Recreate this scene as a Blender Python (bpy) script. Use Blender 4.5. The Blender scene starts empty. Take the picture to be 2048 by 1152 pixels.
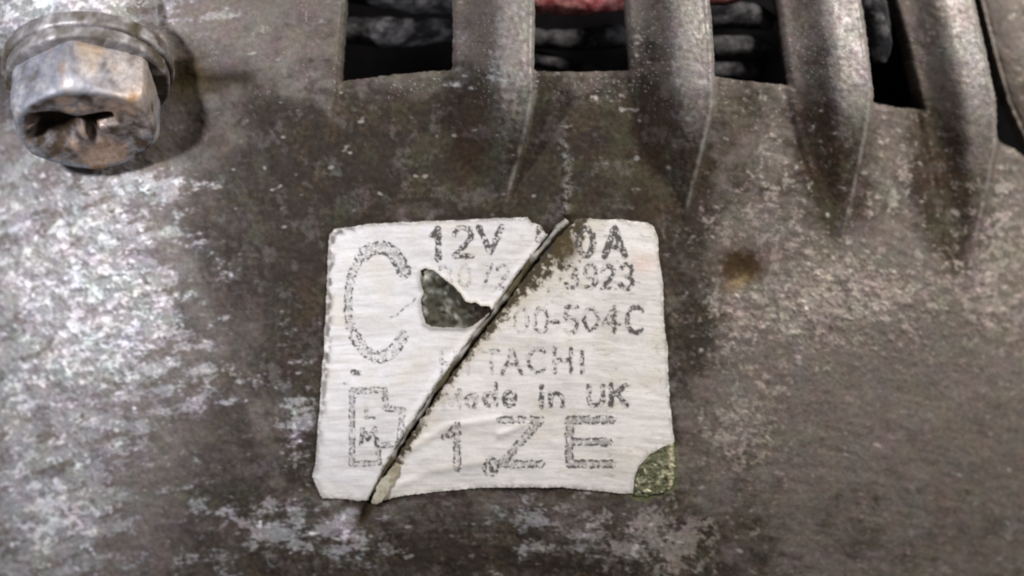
import bpy, math, random
import numpy as np
from mathutils import Vector, Matrix, noise as mnoise

random.seed(7)
scene = bpy.context.scene

# ------------------------------------------------------------------ frame, camera, light
K = 5e-5            # metres per photograph pixel on the z = 0 plane (frame is 102 mm wide)
MM = 1e-3
D = 0.20            # camera height above the casing
def wp(px, py, z):
    """point of the casing (pixel of the photograph, height in metres) -> world"""
    s = (D - z) / D * K
    return ((px - 1024.0) * s, (576.0 - py) * s, z)

cam_d = bpy.data.cameras.new('camera')
cam = bpy.data.objects.new('camera', cam_d)
scene.collection.objects.link(cam)
cam.location = (0, 0, D)
cam_d.sensor_width = 36.0
cam_d.lens = 36.0 * D / (2048 * K)
cam_d.clip_start = 0.005
cam_d.clip_end = 10.0
cam_d.dof.use_dof = True
cam_d.dof.focus_distance = D - 0.0018
cam_d.dof.aperture_fstop = 9.0
scene.camera = cam

world = bpy.data.worlds.new('World')
scene.world = world
world.use_nodes = True
bg = world.node_tree.nodes['Background']
bg.inputs['Color'].default_value = (0.95, 0.92, 0.90, 1)
bg.inputs['Strength'].default_value = 0.075

def lamp(name, loc, target, power, size, color, spot=None):
    ld = bpy.data.lights.new(name, 'AREA')
    ld.energy = power
    ld.shape = 'DISK'
    ld.size = size
    ld.color = color
    o = bpy.data.objects.new(name, ld)
    scene.collection.objects.link(o)
    o.location = loc
    o.rotation_euler = (Vector(target) - Vector(loc)).to_track_quat('-Z', 'Y').to_euler()
    return o
lamp('torch_light', (-0.067, 0.027, 0.070), (-0.062, 0.004, 0), 0.120, 0.008, (0.98, 0.96, 1.0))
lamp('work_light', (0.140, 0.120, 0.095), (0.025, 0.004, 0), 0.74, 0.035, (1.0, 0.94, 0.88))

scene.view_settings.view_transform = 'Standard'
scene.view_settings.look = 'None'
scene.view_settings.exposure = -0.12
scene.view_settings.gamma = 1.0
scene.cycles.filter_width = 2.0

# ------------------------------------------------------------------ numpy helpers
def smooth(a, b, x):
    t = np.clip((x - a) / (b - a), 0, 1)
    return t * t * (3 - 2 * t)

def vnoise(x, y, seed):
    """gradient noise, about -1..1"""
    rng = np.random.RandomState(seed)
    ang = rng.rand(256, 256) * 2 * np.pi
    gx, gy = np.cos(ang), np.sin(ang)
    xi = np.floor(x).astype(np.int64); yi = np.floor(y).astype(np.int64)
    fx = x - xi; fy = y - yi
    u = fx * fx * fx * (fx * (fx * 6 - 15) + 10); v = fy * fy * fy * (fy * (fy * 6 - 15) + 10)
    def g(i, j):
        a = (xi + i) & 255; b = (yi + j) & 255
        return gx[a, b] * (fx - i) + gy[a, b] * (fy - j)
    n = (g(0, 0) * (1 - u) + g(1, 0) * u) * (1 - v) + (g(0, 1) * (1 - u) + g(1, 1) * u) * v
    return n * 1.5

def fbm(x, y, scale, seed, octs=4, gain=0.55, sx=1.0, sy=1.0):
    out = 0; a = 1.0; tot = 0
    f = 1.0 / scale
    c, s = math.cos(0.6), math.sin(0.6)
    X, Y = x * sx, y * sy
    for o in range(octs):
        out = out + a * vnoise(X * f + 17.3 * o, Y * f + 9.1 * o, seed + o)
        tot += a; a *= gain; f *= 2.03
        if sx == sy:
            X, Y = X * c - Y * s, X * s + Y * c
    return out / tot

def blob(x, y, cx, cy, rx, ry, ang=0.0):
    c, s = math.cos(ang), math.sin(ang)
    dx = (x - cx); dy = (y - cy)
    a = (dx * c + dy * s) / rx; b = (-dx * s + dy * c) / ry
    return np.exp(-(a * a + b * b))

def seg_dist(x, y, pts, want_t=False):
    """distance to a polyline, signed side, and arc parameter"""
    best = np.full(x.shape, 1e9); side = np.zeros(x.shape); par = np.zeros(x.shape)
    L = 0.0
    for (x0, y0), (x1, y1) in zip(pts[:-1], pts[1:]):
        ex, ey = x1 - x0, y1 - y0
        l2 = ex * ex + ey * ey + 1e-9
        t = np.clip(((x - x0) * ex + (y - y0) * ey) / l2, 0, 1)
        dx = x - (x0 + ex * t); dy = y - (y0 + ey * t)
        d = np.sqrt(dx * dx + dy * dy)
        m = d < best
        best = np.where(m, d, best)
        side = np.where(m, np.sign(ex * dy - ey * dx), side)
        par = np.where(m, L + t * math.sqrt(l2), par)
        L += math.sqrt(l2)
    return (best, side, par / L) if want_t else best

def poly_sdf(x, y, poly):
    """negative inside"""
    d = np.full(x.shape, 1e18); s = np.ones(x.shape)
    n = len(poly); j = n - 1
    for i in range(n):
        xi, yi = poly[i]; xj, yj = poly[j]
        ex, ey = xj - xi, yj - yi
        wx, wy = x - xi, y - yi
        t = np.clip((wx * ex + wy * ey) / (ex * ex + ey * ey + 1e-9), 0, 1)
        bx, by = wx - ex * t, wy - ey * t
        d = np.minimum(d, bx * bx + by * by)
        c1 = y >= yi; c2 = y < yj; c3 = ex * wy > ey * wx
        flip = (c1 & c2 & c3) | (~c1 & ~c2 & ~c3)
        s = np.where(flip, -s, s)
        j = i
    return s * np.sqrt(d)

def smax(a, b, k):
    h = np.clip(0.5 + 0.5 * (a - b) / k, 0, 1)
    return b * (1 - h) + a * h + k * h * (1 - h)
def smin(a, b, k):
    return -smax(-a, -b, k)

def ramp(y, pts):
    ys = [p[0] for p in pts]; xs = [p[1] for p in pts]
    return np.interp(y, ys, xs)

# ------------------------------------------------------------------ outlines read off the casing
# (y, x) pairs for the two edges of every rib
RIBS = [
    ([(-300, 885), (0, 906), (140, 905), (200, 912), (260, 926), (360, 966), (440, 1004)],
     [(-300, 1066), (0, 1070), (190, 1068), (260, 1054), (340, 1033), (440, 1008)], 430),
    ([(-300, 1235), (0, 1252), (140, 1262), (250, 1284), (350, 1330), (450, 1370)],
     [(-300, 1400), (0, 1420), (120, 1429), (210, 1427), (300, 1407), (400, 1382), (450, 1373)], 440),
    ([(-300, 1500), (0, 1556), (170, 1580), (300, 1606), (400, 1650), (470, 1688)],
     [(-300, 1660), (0, 1722), (90, 1736), (190, 1747), (280, 1731), (380, 1711), (470, 1692)], 460),
    ([(-300, 1700), (0, 1790), (100, 1816), (215, 1843), (330, 1868), (430, 1896), (520, 1936)],
     [(-300, 1850), (0, 1949), (100, 1971), (200, 1992), (290, 1994), (380, 1976), (470, 1956), (520, 1942)], 510),
]
EDGE0 = [(-300, 700), (0, 690), (160, 679), (300, 660), (420, 650)]          # casing edge left of the first slot
EDGE5 = [(-300, 1850), (0, 1963), (100, 1988), (200, 2016), (280, 2052), (330, 2090)]
SLOTS = [  # left edge, right edge, bottom line (x, y)
    (EDGE0, RIBS[0][0], [(660, 164), (700, 161), (780, 150), (850, 143), (920, 140)]),
    (RIBS[0][1], RIBS[1][0], [(1060, 142), (1150, 144), (1270, 141)]),
    (RIBS[1][1], RIBS[2][0], [(1420, 152), (1500, 163), (1590, 172)]),
    (RIBS[2][1], RIBS[3][0], [(1730, 203), (1790, 214), (1850, 221)]),
    (RIBS[3][1], EDGE5, [(1985, 276), (2030, 300), (2100, 350)]),
]
SCRATCH = [(1150, 424), (1135, 442), (1108, 468), (1070, 515), (1034, 562), (1000, 610), (962, 660), (921, 715), (880, 770),
           (840, 830), (806, 882), (776, 932), (748, 985), (728, 1035), (700, 1096)]
LABEL = [(672, 458), (720, 450), (800, 445), (900, 440), (1000, 437), (1054, 436), (1064, 446), (1082, 450), (1092, 466),
         (1110, 470), (1132, 438), (1180, 437), (1240, 440), (1292, 443), (1306, 452), (1316, 475), (1318, 520), (1326, 570), (1328, 640),
         (1336, 700), (1337, 780), (1343, 840), (1349, 884), (1330, 892), (1300, 908), (1280, 930), (1268, 962),
         (1266, 988), (1200, 982), (1130, 976), (1060, 975), (985, 974), (900, 980), (850, 986), (800, 992),
         (775, 1000), (752, 1006), (742, 1000), (720, 1001), (645, 996), (634, 975), (624, 952), (632, 925), (634, 880),
         (640, 800), (648, 700), (652, 600), (656, 520), (660, 470)]
HOLE = [(842, 540), (850, 536), (868, 541), (880, 552), (905, 570), (922, 588), (931, 602), (942, 606), (952, 604), (962, 612), (978, 612),
        (985, 620), (962, 640), (948, 650), (930, 656), (862, 654), (850, 648), (843, 620), (841, 600), (847, 585), (840, 560)]
MOSS = [(1349, 886), (1330, 892), (1300, 908), (1280, 930), (1268, 962), (1266, 990), (1290, 994), (1330, 985),
        (1346, 972), (1350, 930)]

def slot_sdf(x, y):
    out = np.full(x.shape, 1e9)
    for L, R, B in SLOTS:
        xl = ramp(y, L); xr = ramp(y, R)
        yb = np.interp(x, [p[0] for p in B], [p[1] for p in B])
        d = smax(smax(xl - x, x - xr, 4.0), y - yb, 9.0)
        out = np.minimum(out, d)
    return out

# boss and bolt frame: the bolt leans towards the lower edge of the picture
AX = Vector((0.07, -0.86, 0.50)).normalized()
BP = Vector(wp(176, 146, 0.4 * MM))      # centre of the washer seat
R_BOSS = 8.1 * MM

def base_z(px, py):
    x = (px - 1024) * K; y = (576 - py) * K
    z = -(x * x) / (2 * 0.17)
    up = np.clip(190 - py, 0, None) * K
    z = z - up * up / (2 * 0.028)
    dn = np.clip(py - 700, 0, None) * K
    z = z - dn * dn / (2 * 0.16)
    z = z + fbm(px, py, 420, 11, 2) * 0.5 * MM
    return z

def rib_z(px, py):
    z = np.zeros(px.shape); rid = np.full(px.shape, -1); U = np.zeros(px.shape)
    for i, (L, R, yend) in enumerate(RIBS):
        xl = ramp(py, L); xr = ramp(py, R)
        wd = np.maximum(xr - xl, 1.0)
        u = (px - xl) / wd
        amp = 3.9 * MM * (1 - smooth(165, yend + 15, py))
        prof = (0.15 + 0.85 * smooth(0.0, 0.66, u)) * smooth(-0.10, 0.02, u) * (0.86 + 0.14 * np.cos((u - 0.72) * 3.6))
        fall = 1 - smooth(0, 1, (px - xr + 3) / 9.0)
        crest = 0.14 * MM * np.exp(-((px - xr + 7) / 5.0) ** 2) * (1 - smooth(yend - 30, yend + 30, py))
        add = amp * prof * fall + crest * fall
        z = z + np.where(u < 1.3, add, 0)
        inside = (u > 0.0) & (px < xr + 5) & (py < yend - 10)
        rid = np.where(inside, i, rid)
    # casing shoulder left of the first slot, slight step along its edge
    x0 = ramp(py, EDGE0)
    a0 = 0.7 * MM * (1 - smooth(150, 430, py))
    z = z + a0 * (1 - smooth(0, 1, (px - x0 + 10) / 14.0)) * smooth(300, 660, px)
    # the neighbouring rib at the far right lies lower
    x5 = ramp(py, EDGE5)
    low = smooth(0, 1, (px - x5 + 14) / 22.0) * (1 - smooth(290, 380, py))
    z = z - 1.6 * MM * low
    z = z + low * 1.0 * MM * np.sin(np.clip((px - x5) / 110.0, 0, 1) * math.pi)
    rid = np.where((px > x5 - 6) & (py < 300) & (px > 1955), 4, rid)
    return z, rid

def boss_z(px, py):
    """upper surface of a cylinder along -AX under the washer, as a height field"""
    x = (px - 1024) * K * 0.97; y = (576 - py) * K * 0.97
    ax = np.array(AX)
    hx, hy = ax[0], ax[1]
    hl = math.hypot(hx, hy)
    dirx, diry = hx / hl, hy / hl
    dx = x - BP.x; dy = y - BP.y
    t = dx * dirx + dy * diry          # towards the head
    u = dx * (-diry) + dy * dirx       # sideways
    R = R_BOSS * (1 + 0.05 * vnoise(px / 60, py / 60, 5))
    rr = np.sqrt(np.clip(R * R - u * u, 0, None))
    zc = BP.z + t * (ax[2] / hl) + rr / hl
    zp = BP.z - t * hl / ax[2]
    zb = smin(zc, zp, 0.5 * MM)
    zb = zb - np.clip(np.abs(u) - R * 0.94, 0, None) * 1.3
    # long soft flank behind
    fade = smooth(-0.030, -0.012, t)
    return np.where(t < 0.012, zb, -0.05), u, t

def flat_mask(px, py):
    """1 under the label"""
    return 1 - smooth(-2, 10, poly_sdf(px, py, LABEL))

def casing_height(px, py):
    z = base_z(px, py)
    rz, rid = rib_z(px, py)
    z = z + rz
    bz, u, t = boss_z(px, py)
    # wide saddle that carries the boss
    hump = 4.2 * MM * blob(px, py, 130, -60, 300, 130) + 2.0 * MM * blob(px, py, 340, 60, 150, 80)
    z = z + hump
    z = smax(z, bz, 3.2 * MM)
    # hollow around the right foot of the bolt, dent beside it
    z = z - 0.9 * MM * blob(px, py, 380, 250, 60, 110) - 0.8 * MM * blob(px, py, 450, 165, 55, 22, -0.1)
    z = z - 0.5 * MM * blob(px, py, 1480, 530, 45, 40)
    lab = flat_mask(px, py)
    rough = (fbm(px, py, 60, 21, 3) * 0.16 + fbm(px, py, 13, 31, 3) * 0.040) * MM
    v = py - 1.4e-4 * (px - 1000) ** 2
    rough = rough + fbm(px, v, 16, 41, 2, sx=0.22, sy=1.0) * 0.04 * MM
    crumb = smooth(0.12, 0.45, fbm(px, py, 15, 51, 2)) * (blob(px, py, 1700, 630, 330, 130) + blob(px, py, 150, 560, 220, 330))
    rough = rough + crumb * 0.10 * MM
    z = z + rough * (1 - 0.9 * lab) - lab * 0.05 * MM
    # broken metal under the torn hole of the label
    hs = poly_sdf(px, py, HOLE)
    inh = 1 - smooth(-6, 4, hs)
    z = z - inh * 0.22 * MM + inh * (np.abs(fbm(px, py, 34, 61, 2)) * 0.7) * MM
    # the gouge
    d, side, par = seg_dist(px, py, SCRATCH, True)
    g = np.exp(-(d / 9.0) ** 2) * smooth(0, 0.04, par) * (1 - smooth(0.9, 1.0, par))
    z = z - g * 0.35 * MM
    up = seg_dist(px, py, [(1126, 290), (1134, 350), (1130, 425)])
    z = z + 0.25 * MM * np.exp(-(up / 9.0) ** 2)
    # rounded slot edges
    s = slot_sdf(px, py)
    e = np.clip(1 - np.clip(s, 0, None) / 12.0, 0, 1)
    z = z - 0.42 * MM * e * e
    return z, rid, s

# ------------------------------------------------------------------ casing colour
def mix(a, b, t):
    return a * (1 - t[..., None]) + np.array(b) * t[..., None]

def casing_color(px, py, rid):
    v = py - 1.4e-4 * (px - 1000) ** 2
    n1 = fbm(px, py, 120, 101, 4)
    n2 = fbm(px, py, 34, 111, 4, gain=0.65)
    n3 = fbm(px, v, 22, 121, 4, gain=0.7, sx=0.30, sy=1.0)
    n4 = fbm(px, py, 11, 131, 3, gain=0.7)
    n5 = fbm(px, py, 75, 141, 3)
    col = np.zeros(px.shape + (3,)) + np.array((0.108, 0.091, 0.080))
    # broad dirt, rib-slope shade painted in with it
    grime_shade = (0.30 + 1.35 * blob(px, py, 900, 320, 420, 135) + 0.45 * blob(px, py, 560, 420, 140, 230) + 0.9 * blob(px, py, 1375, 600, 60, 260)
             + 0.8 * blob(px, py, 900, 1120, 560, 130) + 0.55 * blob(px, py, 470, 900, 170, 220) + 0.35 * blob(px, py, 1300, 1120, 240, 110)
             + 0.9 * blob(px, py, 605, 640, 50, 260) + 0.6 * blob(px, py, 460, 560, 130, 120) - 0.5 * blob(px, py, 120, 620, 220, 380) - 0.40 * blob(px, py, 1780, 680, 330, 260)
             + 0.7 * blob(px, py, 1180, 330, 130, 110)
             - 0.35 * blob(px, py, 470, 60, 210, 90))
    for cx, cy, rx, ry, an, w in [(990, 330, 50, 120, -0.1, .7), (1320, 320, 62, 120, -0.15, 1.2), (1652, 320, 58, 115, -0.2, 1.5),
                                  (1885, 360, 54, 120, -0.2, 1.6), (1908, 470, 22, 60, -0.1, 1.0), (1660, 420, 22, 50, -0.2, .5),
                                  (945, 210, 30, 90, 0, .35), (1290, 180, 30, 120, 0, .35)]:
        grime_shade = grime_shade + 1.25 * w * blob(px, py, cx, cy, rx, ry, an)  # rib feet and left slopes: brown dirt plus their shade painted in
    g = smooth(0.10, 0.80, grime_shade * 0.74 + n1 * 0.6 + n2 * 0.38 + n3 * 0.30)
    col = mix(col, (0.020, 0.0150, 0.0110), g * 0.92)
    # brown / green tints
    br = smooth(0.05, 0.5, fbm(px, py, 95, 151, 3) + 0.5 * n4)
    col = mix(col, (0.052, 0.035, 0.023), br * 0.45 * (0.3 + g))
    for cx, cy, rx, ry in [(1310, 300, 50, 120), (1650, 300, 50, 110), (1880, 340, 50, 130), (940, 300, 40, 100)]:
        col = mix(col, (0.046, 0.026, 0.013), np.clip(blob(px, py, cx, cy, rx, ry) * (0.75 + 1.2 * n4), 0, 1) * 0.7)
    gr = smooth(0.02, 0.45, fbm(px, py, 80, 161, 3) + 0.4 * n4 + 0.25 * blob(px, py, 1050, 350, 280, 120))
    col = mix(col, (0.046, 0.046, 0.028), gr * 0.40 * (0.3 + g))
    pu = smooth(0.1, 0.5, fbm(px, py, 60, 171, 3) + 0.4 * n4)
    col = mix(col, (0.118, 0.104, 0.104), pu * 0.30)
    lf = np.clip(blob(px, py, 60, 600, 300, 520) + 0.8 * blob(px, py, 0, 0, 330, 90), 0, 1)
    col = mix(col, (0.185, 0.175, 0.180), lf * smooth(-0.5, 0.35, n2 + 0.6 * n3) * 0.85)  # left side painted paler: oxide tone plus its stronger light
    # pale oxide, brighter crumbs
    pale = (0.08 + 0.40 * blob(px, py, 60, 560, 200, 380) + 0.34 * blob(px, py, 260, 640, 150, 300) + 0.35 * blob(px, py, 1720, 590, 270, 90)
            + 0.22 * blob(px, py, 2030, 520, 80, 240) + 0.30 * blob(px, py, 330, 370, 120, 30) + 0.42 * blob(px, py, 590, 830, 50, 80)
            + 0.24 * blob(px, py, 1470, 850, 120, 90) + 0.16 * blob(px, py, 1480, 640, 170, 200) + 0.42 * blob(px, py, 110, 1050, 130, 120) + 0.34 * blob(px, py, 600, 1050, 160, 70)
            + 0.34 * blob(px, py, 1130, 1060, 150, 60) + 0.2 * blob(px, py, 1450, 460, 130, 60) + 0.55 * blob(px, py, 60, 10, 330, 80)
            + 0.42 * blob(px, py, 690, 1080, 60, 60) * 0.5 + 0.36 * blob(px, py, 1330, 1090, 90, 70)
            + 0.22 * blob(px, py, 1560, 330, 60, 80) + 0.22 * blob(px, py, 1800, 330, 50, 80) + 0.45 * blob(px, py, 440, 760, 46, 42) - 0.4 * blob(px, py, 445, 765, 22, 20))
    nf = fbm(px, v, 30, 126, 4, gain=0.65, sx=0.5, sy=1.0)
    iso = smooth(1100, 1500, px)
    nf = nf * (1 - iso) + fbm(px, py, 24, 127, 4, gain=0.7) * iso; n3i = n3 * (1 - 0.6 * iso)
    jag = vnoise(px / 9.0, v / 6.0, 190) * 0.15 + n4 * 0.07
    dens = (pale + 0.22 * n1 - 0.34 * blob(px, py, 900, 330, 480, 120) - 0.20 * blob(px, py, 560, 480, 130, 300) - 0.16 * blob(px, py, 1380, 620, 60, 250)
            - 0.18 * blob(px, py, 1830, 880, 240, 140) - 0.14 * blob(px, py, 420, 950, 160, 130) - 0.22 * blob(px, py, 500, 130, 150, 130) - 0.15 * blob(px, py, 900, 1120, 300, 70)
            + 0.12 * blob(px, py, 30, 900, 120, 300))
    q0 = nf * 0.62 + n3i * 0.20 + n2 * 0.16 + jag
    p = smooth(0.30, 0.42, dens * 0.95 + q0)
    ps = smooth(0.14, 0.40, dens * 0.95 + q0)
    p2 = smooth(0.48, 0.64, dens * 0.85 + fbm(px, v, 21, 128, 4, gain=0.7, sx=0.62, sy=1.0) * 0.62 + nf * 0.22 + jag)
    pink = smooth(900, 1500, px)[..., None]
    pc0 = np.array((0.155, 0.145, 0.148)) * (1 - pink) + np.array((0.145, 0.122, 0.105)) * pink
    col = col * (1 - ps[..., None] * 0.55) + pc0 * ps[..., None] * 0.55
    pc = np.array((0.265, 0.262, 0.268)) * (1 - pink) + np.array((0.225, 0.195, 0.172)) * pink
    col = col * (1 - p[..., None] * 0.70) + pc * p[..., None] * 0.70
    pc2 = np.array((0.58, 0.575, 0.595)) * (1 - pink) + np.array((0.34, 0.295, 0.265)) * pink
    col = col * (1 - p2[..., None] * 0.74) + pc2 * p2[..., None] * 0.74
    # sparkle of tiny metal grains painted as bright colour, and small isolated flecks
    sp = smooth(0.50, 0.62, vnoise(px / 4.1, py / 4.1, 177)) * smooth(0.1, 0.5, fbm(px, py, 50, 178, 2) + 0.7 * blob(px, py, 1400, 110, 460, 110))
    col = mix(col, (0.42, 0.42, 0.43), sp * 0.35 * smooth(260, 160, py))
    fl = smooth(0.50, 0.66, fbm(px, v, 20, 181, 2, sx=0.62, sy=1.0) + 0.15 * n1)
    col = mix(col, (0.24, 0.22, 0.205), fl * 0.75)
    # lit right side and crest highlight of the ribs painted into the colour
    for (L, R, ye) in RIBS:
        xl = ramp(py, L); xr = ramp(py, R); w = np.maximum(xr - xl, 1)
        u = (px - xl) / w
        m = smooth(0.42, 0.66, u + 0.10 * n2) * (1 - smooth(xr + 1, xr + 7, px)) * (1 - smooth(120, 330, py + 60 * n1))
        col = mix(col, (0.25, 0.235, 0.23), m * (0.48 + 0.5 * n4 + 0.4 * n2))
        line = np.exp(-((px - xr + 4) / 4.0) ** 2) * smooth(130, 200, py) * (1 - smooth(ye - 60, ye, py)) * smooth(-0.3, 0.3, n2 + 0.15)
        col = mix(col, (0.28, 0.265, 0.24), line * 0.45)
    # seam line above the label
    up = seg_dist(px, py, [(1126, 290), (1134, 350), (1130, 425)])
    col = mix(col, (0.21, 0.205, 0.19), np.exp(-(up / 9.0) ** 2) * smooth(-0.1, 0.35, n4 + 0.1) * 0.45)
    # rust spot, dark dent, bolt-foot dirt whose dark colour adds to the bolt's shadow
    col = mix(col, (0.036, 0.022, 0.010), np.clip(1.7 * blob(px, py, 1480, 532, 40, 34) * (1 + n2), 0, 1))
    col = mix(col, (0.150, 0.105, 0.050), np.clip(1.0 * blob(px, py, 1476, 566, 24, 12, -0.4) * (1 + n4), 0, 1))
    col = mix(col, (0.030, 0.024, 0.016), np.clip(1.3 * blob(px, py, 440, 165, 62, 20, -0.12) * (1 + n2), 0, 0.9))
    col = mix(col, (0.055, 0.040, 0.018), np.clip(1.4 * blob(px, py, 372, 160, 36, 42) * (1 + n2), 0, 0.9))
    # dirt in the hole and gouge; label rim is dirt plus painted shadow line
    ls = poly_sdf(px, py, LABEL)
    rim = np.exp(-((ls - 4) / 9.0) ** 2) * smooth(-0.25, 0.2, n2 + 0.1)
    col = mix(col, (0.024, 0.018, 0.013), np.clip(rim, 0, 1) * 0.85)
    hs = poly_sdf(px, py, HOLE)
    inh = 1 - smooth(0, 6, hs)
    hc = mix(np.zeros(px.shape + (3,)) + np.array((0.050, 0.048, 0.034)), (0.15, 0.145, 0.13), smooth(0.0, 0.35, fbm(px, py, 26, 191, 3)))
    hc = mix(hc, (0.026, 0.016, 0.012), smooth(915, 955, px) * 0.85)
    hc = mix(hc, (0.42, 0.40, 0.36), np.clip(1.6 * blob(px, py, 851, 549, 8, 11), 0, 1))
    col = col * (1 - inh[..., None]) + hc * inh[..., None]
    d, side, par = seg_dist(px, py, SCRATCH, True)
    gg = np.exp(-(d / 12.0) ** 2) * smooth(0, .03, par) * (1 - 0.8 * smooth(.88, 1, par))
    col = mix(col, (0.030, 0.021, 0.012), np.clip(gg * 1.3, 0, 1))
    # green growth at the label's lost corner
    ms = poly_sdf(px, py, MOSS)
    mm_ = 1 - smooth(-2, 14, ms + 14 * n2)
    col = mix(col, (0.085, 0.100, 0.030), mm_ * 0.7)
    # speckle and uneven tint
    col = col * (1 + 0.36 * n4[..., None])
    for k in range(3):
        col[..., k] *= 1 + 0.06 * fbm(px, py, 17, 201 + 7 * k, 2) + 0.10 * fbm(px, py, 60, 231 + 7 * k, 2)
    return np.clip(col, 0.008, 0.9)

# ------------------------------------------------------------------ mesh building from grids
def new_mesh_object(name, V, F, mat, parent=None, colors=None, normals=None, extra=None, smooth_shade=True):
    me = bpy.data.meshes.new(name)
    nV = len(V); nF = len(F)
    me.vertices.add(nV)
    me.vertices.foreach_set('co', np.asarray(V, dtype=np.float32).ravel())
    me.loops.add(nF * 4)
    me.loops.foreach_set('vertex_index', np.asarray(F, dtype=np.int32).ravel())
    me.polygons.add(nF)
    me.polygons.foreach_set('loop_start', np.arange(0, nF * 4, 4, dtype=np.int32))
    me.update(calc_edges=True)
    me.polygons.foreach_set('use_smooth', np.full(nF, smooth_shade))
    if colors is not None:
        a = me.color_attributes.new('paint', 'FLOAT_COLOR', 'POINT')
        c = np.ones((nV, 4), dtype=np.float32); c[:, :3] = colors
        a.data.foreach_set('color', c.ravel())
    for k, arr in (extra or {}).items():
        a = me.attributes.new(k, 'FLOAT', 'POINT')
        a.data.foreach_set('value', arr.astype(np.float32))
    if normals is not None:
        me.normals_split_custom_set_from_vertices(normals.tolist())
    me.materials.append(mat)
    o = bpy.data.objects.new(name, me)
    scene.collection.objects.link(o)
    if parent is not None:
        o.parent = parent
    return o

def grid_with_holes(x0, x1, y0, y1, step, sdf_keep):
    """pixel grid, vertices near the outline snapped on to it; sdf_keep < 0 where the sheet exists"""
    xs = np.arange(x0, x1 + 1e-6, step); ys = np.arange(y0, y1 + 1e-6, step)
    PX, PY = np.meshgrid(xs, ys)
    PX = PX.copy(); PY = PY.copy()
    for it in range(2):
        s = sdf_keep(PX, PY)
        e = 0.4
        gx = (sdf_keep(PX + e, PY) - s) / e; gy = (sdf_keep(PX, PY + e) - s) / e
        gl = np.maximum(np.hypot(gx, gy), 0.3)
        m = (np.abs(s) < 0.62 * step * gl) if it == 0 else m
        PX = np.where(m, PX - s * gx / gl ** 2, PX); PY = np.where(m, PY - s * gy / gl ** 2, PY)
    return PX, PY

def faces_of_grid(ny, nx):
    i = np.arange(ny * nx).reshape(ny, nx)
    return np.stack([i[:-1, :-1], i[1:, :-1], i[1:, 1:], i[:-1, 1:]], -1).reshape(-1, 4)

def boundary(F, onborder):
    """directed edges used once, with the face that owns them"""
    E = np.stack([F, np.roll(F, -1, axis=1)], -1).reshape(-1, 2)
    own = np.repeat(np.arange(len(F)), 4)
    key = np.sort(E, 1)
    k = key[:, 0].astype(np.int64) * 10_000_000 + key[:, 1]
    uq, inv, cnt = np.unique(k, return_inverse=True, return_counts=True)
    m = cnt[inv] == 1
    E, own = E[m], own[m]
    ok = ~(onborder[E[:, 0]] & onborder[E[:, 1]])
    return E[ok], own[ok]

def grid_normals(X, Y, Z):
    P = np.stack([X, Y, Z], -1)
    du = np.gradient(P, axis=1); dv = np.gradient(P, axis=0)
    n = np.cross(dv, du)
    n[n[..., 2] < 0] *= -1
    return n / np.maximum(np.linalg.norm(n, axis=-1, keepdims=True), 1e-20)

# ------------------------------------------------------------------ materials
def new_mat(name):
    m = bpy.data.materials.new(name)
    m.use_nodes = True
    nt = m.node_tree
    return m, nt, nt.nodes['Principled BSDF']

def noise_node(nt, scale, detail=4, rough=0.6, vec=None):
    n = nt.nodes.new('ShaderNodeTexNoise')
    n.inputs['Scale'].default_value = scale
    n.inputs['Detail'].default_value = detail
    n.inputs['Roughness'].default_value = rough
    if vec: nt.links.new(vec, n.inputs['Vector'])
    return n
def maprange(nt, src, a, b, c, d):
    n = nt.nodes.new('ShaderNodeMapRange')
    n.inputs[1].default_value = a; n.inputs[2].default_value = b
    n.inputs[3].default_value = c; n.inputs[4].default_value = d
    nt.links.new(src, n.inputs[0])
    return n.outputs[0]
def mul_color(nt, col, fac):
    n = nt.nodes.new('ShaderNodeVectorMath'); n.operation = 'SCALE'
    nt.links.new(col, n.inputs[0]); nt.links.new(fac, n.inputs['Scale'])
    return n.outputs[0]
def bump(nt, bsdf, height, strength, dist):
    b = nt.nodes.new('ShaderNodeBump')
    b.inputs['Strength'].default_value = strength
    b.inputs['Distance'].default_value = dist
    nt.links.new(height, b.inputs['Height'])
    nt.links.new(b.outputs[0], bsdf.inputs['Normal'])

def painted(name, metallic, r0, r1, bump_d, fine=2600.0, amp=(0.62, 1.38)):
    m, nt, b = new_mat(name)
    tc = nt.nodes.new('ShaderNodeTexCoord')
    at = nt.nodes.new('ShaderNodeAttribute'); at.attribute_name = 'paint'
    n1 = noise_node(nt, fine, 3, 0.7, tc.outputs['Object'])
    n2 = noise_node(nt, fine * 0.28, 4, 0.65, tc.outputs['Object'])
    f = maprange(nt, n1.outputs['Fac'], 0.3, 0.7, amp[0], amp[1])
    c = mul_color(nt, at.outputs['Color'], f)
    nt.links.new(c, b.inputs['Base Color'])
    bw = nt.nodes.new('ShaderNodeRGBToBW'); nt.links.new(at.outputs['Color'], bw.inputs[0])
    nt.links.new(maprange(nt, bw.outputs[0], 0.03, 0.22, 0.0, metallic), b.inputs['Metallic'])
    nt.links.new(maprange(nt, bw.outputs[0], 0.03, 0.16, 0.12, 0.5), b.inputs['Specular IOR Level'])
    ra = nt.nodes.new('ShaderNodeMath'); ra.operation = 'ADD'; ra.use_clamp = True
    nt.links.new(maprange(nt, n2.outputs['Fac'], 0.3, 0.7, r0, r1), ra.inputs[0])
    nt.links.new(maprange(nt, bw.outputs[0], 0.03, 0.16, 0.25, 0.0), ra.inputs[1])
    nt.links.new(ra.outputs[0], b.inputs['Roughness'])
    add = nt.nodes.new('ShaderNodeMath'); add.operation = 'ADD'
    nt.links.new(n1.outputs['Fac'], add.inputs[0]); nt.links.new(n2.outputs['Fac'], add.inputs[1])
    bump(nt, b, add.outputs[0], 1.0, bump_d)
    return m

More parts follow.
